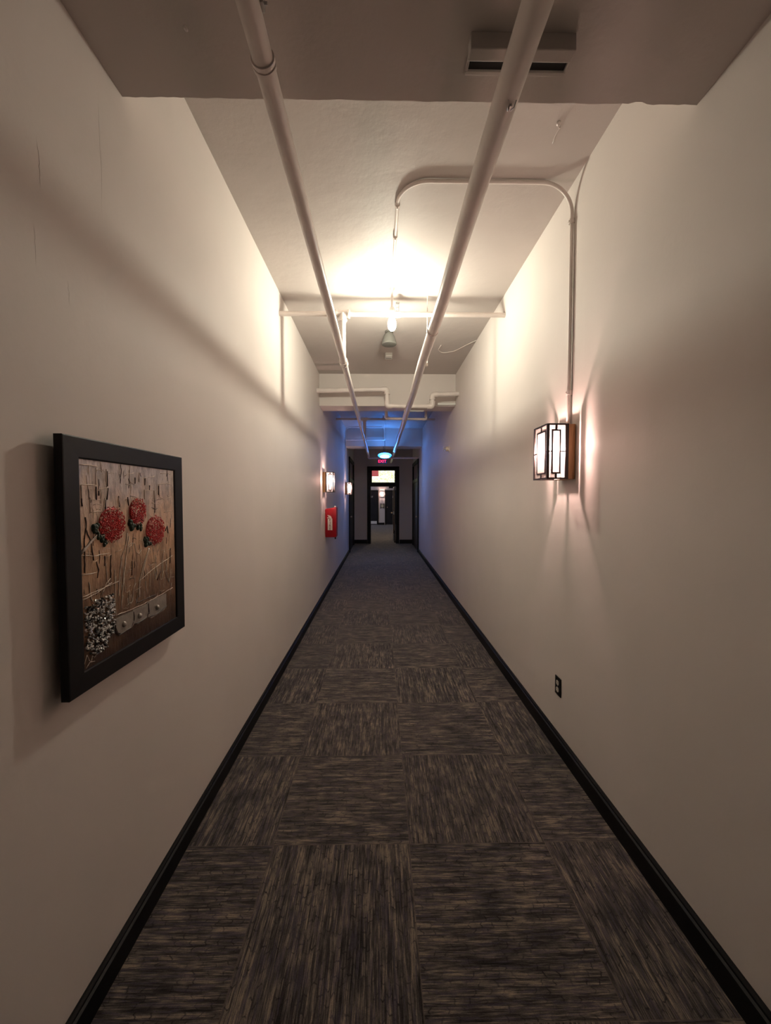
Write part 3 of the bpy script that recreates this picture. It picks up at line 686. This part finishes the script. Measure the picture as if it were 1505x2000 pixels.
def canvas_mat():
    m, nt, b = newmat('mottled_canvas')
    tc = nd(nt, 'ShaderNodeTexCoord'); sp = nd(nt, 'ShaderNodeSeparateXYZ'); nt.links.new(tc.outputs['Generated'], sp.inputs[0])
    v = sp.outputs[2]; u = sp.outputs[1]
    g = mth(nt, 'ADD', v, mth(nt, 'MULTIPLY', mth(nt, 'SUBTRACT', noise(nt, coords(nt), 14, 4), .5), .35))
    c = ramp(nt, g, [(.02, (.05, .024, .014)), (.14, (.12, .062, .034)), (.32, (.30, .18, .11)), (.58, (.72, .48, .32)), (.76, (.74, .58, .48)), (.90, (.72, .65, .62))])
    gc = nd(nt, 'ShaderNodeMix', data_type='RGBA', blend_type='MULTIPLY'); gc.inputs[0].default_value = .7
    nt.links.new(c, gc.inputs[6]); nt.links.new(ramp(nt, noise(nt, coords(nt, (1, 2, .6)), 22, 6, .7), [(.34, (.42, .37, .34)), (.54, (1.15, 1.1, 1.05))]), gc.inputs[7])
    nt.links.new(gc.outputs[2], b.inputs['Base Color'])
    b.inputs['Roughness'].default_value = .4; b.inputs['Metallic'].default_value = .1
    bump(nt, b, noise(nt, coords(nt, (1, 2, .5)), 38, 6, .7), .9, .006)
    return m
M['canvas'] = canvas_mat()
M['foil'] = simple('silver_leaf', (.42, .38, .34), .28, .6, var=.15, scale=60, bmp=.4)
M['chip'] = simple('silver_chips', (.95, .92, .9), .22, .25, var=.35, scale=300)
M['chipdark'] = simple('dark_chips', (.03, .028, .03), .4)
M['petal'] = simple('red_petals', (.62, .04, .035), .32, var=.35, scale=120, bmp=.4)
M['petalpale'] = simple('pink_petals', (.85, .5, .38), .32, .0, var=.25, scale=120)
M['leaf'] = simple('dark_green_relief', (.025, .05, .03), .35, var=.4, scale=90, bmp=.4)
M['drip'] = simple('pale_paint_drip', (.85, .74, .64), .3, .1, var=.2, scale=90)
M['ridge'] = simple('dark_ridge', (.07, .045, .04), .4, var=.3)
M['ridgelight'] = simple('raised_canvas_edge', (.80, .66, .54), .3, .1, var=.2)
def P(u, v, h=0): return Vector((XP+h, PY0+u*(PY1-PY0), PZ0+v*(PZ1-PZ0)))
cv = pl('canvas', boxes([((XF-.0215, PY0-.004, PZ0-.004), (XP, PY1+.004, PZ1+.004))]), M['canvas'])
# a dense pompon of curled petals
def flower(cu, cvv, ru, rv):
    bm = B(); bp = B(); n = 210
    base = P(cu, cvv); ry = ru*(PY1-PY0); rz = rv*(PZ1-PZ0)
    ball(bm, base, 1, (.006, ry*.93, rz*.93), 24, 14)
    for i in range(n):
        rr = math.sqrt((i+.5)/n); a = i*2.39996
        y = base.y+math.cos(a)*rr*ry*random.uniform(.93, 1.06); z = base.z+math.sin(a)*rr*rz*random.uniform(.93, 1.06)
        x = XP+.0075*math.sqrt(max(0, 1-rr*rr*.93))+.0015
        t = bp if random.random() < (.14+.36*max(0, (z-base.z)/rz)) else bm
        ln = .0095; ang = a+PI/2+random.uniform(-.9, .9); d = Vector((0, math.cos(ang), math.sin(ang)))
        k = Vector((0, -d.z, d.y)); c = Vector((x, y, z))
        tube(t, [c-d*ln*.5, c-d*ln*.15+k*.0018+Vector((.0016, 0, 0)), c+d*ln*.2+k*.0010+Vector((.0018, 0, 0)), c+d*ln*.5-k*.0012], [.0007, .0017, .0017, .0007], 5)
    f = pl('flower', bm, M['petal'], cv, True); g = pl('flower', bp, M['petalpale'], cv, True)
    f['label'] = 'raised red flower head'; g['label'] = 'pale petals of a flower head'
flower(.262, .676, .122, .092); flower(.522, .732, .090, .078); flower(.728, .613, .118, .092)
def blob(pts, h, mat, name='leaf', lab=None):
    bm = B()
    for u, v, r in pts:
        for k in range(7):
            ball(bm, P(u+random.uniform(-.6, .6)*r, v+random.uniform(-.6, .6)*r, .001), r*.22, (h*3, 1, 1.2), 8, 6)
    o = pl(name, bm, mat, cv, True)
    if lab: o['label'] = lab
blob([(.122, .674, .03), (.118, .655, .026)], .4, M['leaf']); blob([(.165, .607, .03), (.145, .625, .022), (.20, .585, .02)], .4, M['leaf'])
blob([(.445, .665, .032), (.47, .65, .03)], .4, M['leaf']); blob([(.535, .65, .03), (.56, .635, .018)], .4, M['leaf']); blob([(.625, .548, .034), (.66, .535, .028), (.605, .565, .02)], .4, M['leaf'])
def line(pts, r, mat, name, jit=.0, h=.001):
    bm = B(); q = []
    pp = [P(u, v, h) for u, v in pts]
    for a, b in zip(pp, pp[1:]):
        m = max(2, int((b-a).length/.012))
        for i in range(m): q.append(a.lerp(b, i/m)+Vector((0, random.uniform(-jit, jit), random.uniform(-jit, jit))))
    q.append(pp[-1]); rr = [r*random.uniform(.6, 1.25) for _ in q]; tube(bm, q, rr, 6); return bm
def drawn(lst, r, mat, name, jit=.0012, lab=None, h=.001):
    for pts in lst:
        o = pl(name, line(pts, r, mat, name, jit, h), mat, cv, True)
        if lab: o['label'] = lab
drawn([[(.149, .644), (.08, .600), (.006, .558)]], .0032, M['foil'], 'stem')
drawn([[(.142, .630), (.075, .590), (.006, .548)]], .0020, M['foil'], 'stem')
drawn([[(.412, .62), (.40, .57), (.351, .497), (.321, .397), (.311, .295)], [(.425, .60), (.385, .46), (.345, .30), (.335, .22)],
       [(.647, .514), (.581, .422), (.533, .339), (.522, .243)], [(.655, .51), (.60, .43), (.556, .345)]], .0016, M['drip'], 'stem')
drawn([[(.002, .351), (.152, .360), (.32, .372)], [(.002, .335), (.12, .348), (.25, .375)], [(.282, .198), (.43, .192), (.579, .193), (.76, .20), (.958, .215)],
       [(.526, .336), (.73, .385), (.967, .428)], [(.005, .546), (.12, .53), (.237, .530)], [(.011, .455), (.07, .447), (.124, .449)], [(.281, .438), (.281, .301), (.282, .191)],
       [(.40, .545), (.451, .560), (.49, .555), (.50, .505), (.53, .488), (.555, .509)], [(.713, .371), (.722, .315), (.735, .312), (.745, .37)], [(.772, .363), (.79, .300), (.815, .298), (.83, .44), (.85, .474)],
       [(.865, .40), (.885, .30), (.91, .262), (.93, .31), (.92, .36)], [(.927, .175), (.945, .25)], [(.60, .32), (.61, .25)], [(.66, .36), (.645, .27)],
       [(.42, .30), (.41, .24), (.43, .225), (.455, .24), (.46, .30), (.49, .33)], [(.20, .48), (.21, .40), (.235, .36)], [(.36, .44), (.365, .36), (.38, .30)], [(.29, .53), (.35, .535)], [(.06, .41), (.075, .33), (.10, .30)], [(.16, .33), (.20, .38), (.24, .40)]],
      .0011, M['drip'], 'paint_line')
drawn([[(.02, .80), (.022, .87), (.05, .872), (.138, .873)], [(.138, .873), (.136, .92), (.142, .955)], [(.015, .963), (.07, .966), (.15, .962)], [(.225, .86), (.228, .955)], [(.15, .85), (.235, .862)],
       [(.45, .965), (.45, .90), (.50, .885)], [(.40, .93), (.43, .94), (.50, .952)], [(.55, .90), (.555, .955)], [(.61, .80), (.613, .855), (.734, .857), (.735, .80)], [(.66, .93), (.74, .945)], [(.80, .82), (.795, .895), (.90, .905), (.965, .90)],
       [(.80, .815), (.86, .80), (.965, .818)], [(.084, .74), (.086, .803), (.17, .80)], [(.09, .742), (.19, .745), (.21, .81)], [(.24, .745), (.33, .755), (.335, .82)], [(.86, .72), (.90, .725), (.965, .72)], [(.82, .965), (.90, .97)], [(.70, .78), (.80, .77)], [(.40, .80), (.44, .81)]],
      .0012, M['ridgelight'], 'relief_ridge')
drawn([[(.022, .77), (.024, .86)], [(.135, .80), (.137, .865)], [(.155, .82), (.158, .845)], [(.232, .87), (.236, .945)], [(.225, .80), (.24, .86)], [(.21, .755), (.215, .80)], [(.34, .76), (.335, .82)], [(.43, .77), (.425, .815)], [(.505, .89), (.508, .925)], [(.62, .885), (.622, .925)],
       [(.672, .855), (.675, .885)], [(.735, .72), (.738, .81)], [(.79, .83), (.792, .885)], [(.035, .62), (.05, .68), (.045, .72)], [(.05, .66), (.085, .60), (.10, .51)], [(.035, .62), (.03, .46)], [(.13, .42), (.14, .46), (.125, .50)], [(.19, .47), (.195, .52)],
       [(.24, .40), (.25, .52)], [(.75, .30), (.77, .33), (.80, .35)], [(.87, .60), (.90, .63), (.91, .58)], [(.93, .38), (.94, .48)], [(.45, .38), (.455, .46)], [(.05, .27), (.09, .29)], [(.50, .215), (.72, .218)]],
      .0017, M['ridge'], 'relief_crevice')
# many small strokes of paint over the whole canvas
def strokes(nm, cnt, mat, r, vert, region):
    bm = B()
    for i in range(cnt):
        u = random.uniform(region[0], region[1]); v = random.uniform(region[2], region[3]); L = random.uniform(.02, .075)
        if min(math.hypot((u-a)/1.25, v-b_) for a, b_ in ((.262, .676), (.522, .732), (.728, .613))) < .10 or (u < .27 and v < .33): continue
        du, dv = ((random.uniform(-.012, .012), L) if random.random() < vert else (L, random.uniform(-.012, .012)))
        m_ = (random.uniform(-.008, .008), random.uniform(-.008, .008))
        q = [P(u, v, -.0002), P(min(.985, u+du*.5+m_[0]), min(.985, v+dv*.5+m_[1]), .0008), P(min(.988, u+du), min(.988, v+dv), -.0002)]
        tube(bm, fillet(q, .01, 4), r*random.uniform(.6, 1.3), 5)
    o = pl(nm, bm, mat, cv, True); o['kind'] = 'stuff'
strokes('pale_stroke_texture', 70, M['ridgelight'], .0008, .45, (.01, .95, .50, .97))
strokes('dark_stroke_texture', 45, M['ridge'], .0009, .85, (.01, .96, .22, .95))
strokes('pale_drip_texture', 90, M['drip'], .0007, .8, (.28, .96, .20, .52))
# crushed chips
bm = B(); bd = B()
for i in range(620):
    u = random.uniform(.02, .26); v = random.uniform(.055, .315)
    if (u > .20 and v < .10+.3*(u-.20)) or (v > .30 and u < .10) or (u < .05 and v < .075): continue
    t = bm if random.random() < .62 else bd
    m = Matrix.Translation(P(u, v, random.uniform(.001, .005))) @ Matrix.Rotation(random.uniform(0, 6.28), 4, Vector((random.uniform(-1, 1), random.uniform(-1, 1), random.uniform(-1, 1))).normalized()) @ Matrix.Diagonal((.0022, random.uniform(.003, .0062), random.uniform(.0025, .005), 1))
    bmesh.ops.create_icosphere(t, subdivisions=1, radius=1, matrix=m)
pl('silver_chip_cluster', bm, M['chip'], cv)['kind'] = 'stuff'; q = pl('dark_chip_cluster', bd, M['chipdark'], cv); q['kind'] = 'stuff'
# three overlapping silver plates with rivets
for k, (u0, u1) in enumerate(((.277, .462), (.445, .625), (.610, .86))):
    bm = B(); pts = []
    vb = [.092, .100, .092][k]; vt = [.182, .186, .196][k]
    pts = [(u0, vt), (u0-.006, (vt+vb)/2), (u0+.012, vb+.012), (u0+.05, vb-.006), (u1-.03, vb+.004), (u1, vb+.02), (u1, vt)]
    A = [bm.verts.new(P(u, v, .004-.0008*k)) for u, v in pts]; C = [bm.verts.new(P(u, v, -.002)) for u, v in pts]
    bm.faces.new(A); bm.faces.new(C[::-1])
    for i in range(len(pts)): bm.faces.new((A[i], A[(i+1) % len(pts)], C[(i+1) % len(pts)], C[i]))
    p = pl('silver_plate', bm, M['foil'], cv)
    ru, rv = ((.347, .133), (.513, .137), (.730, .136))[k]
    bm = B(); ball(bm, P(ru, rv, .004), .0095, (.8, 1, 1)); 
    o = pl('rivet', bm, M['foil'], cv, True)
drawn([[(.27, .175), (.266, .12), (.30, .088), (.42, .095), (.452, .125)], [(.452, .125), (.450, .175)], [(.46, .10), (.60, .105), (.622, .13)], [(.625, .12), (.622, .185)], [(.63, .10), (.74, .095), (.86, .115)]], .0022, M['ridge'], 'plate_edge', h=.0035)
drawn([[(.007, .035), (.03, .072), (.045, .040), (.062, .030), (.07, .055), (.09, .040), (.10, .05), (.13, .052), (.17, .060)], [(.02, .012), (.05, .03), (.09, .022)]], .0008, M['drip'], 'signature', .0003)
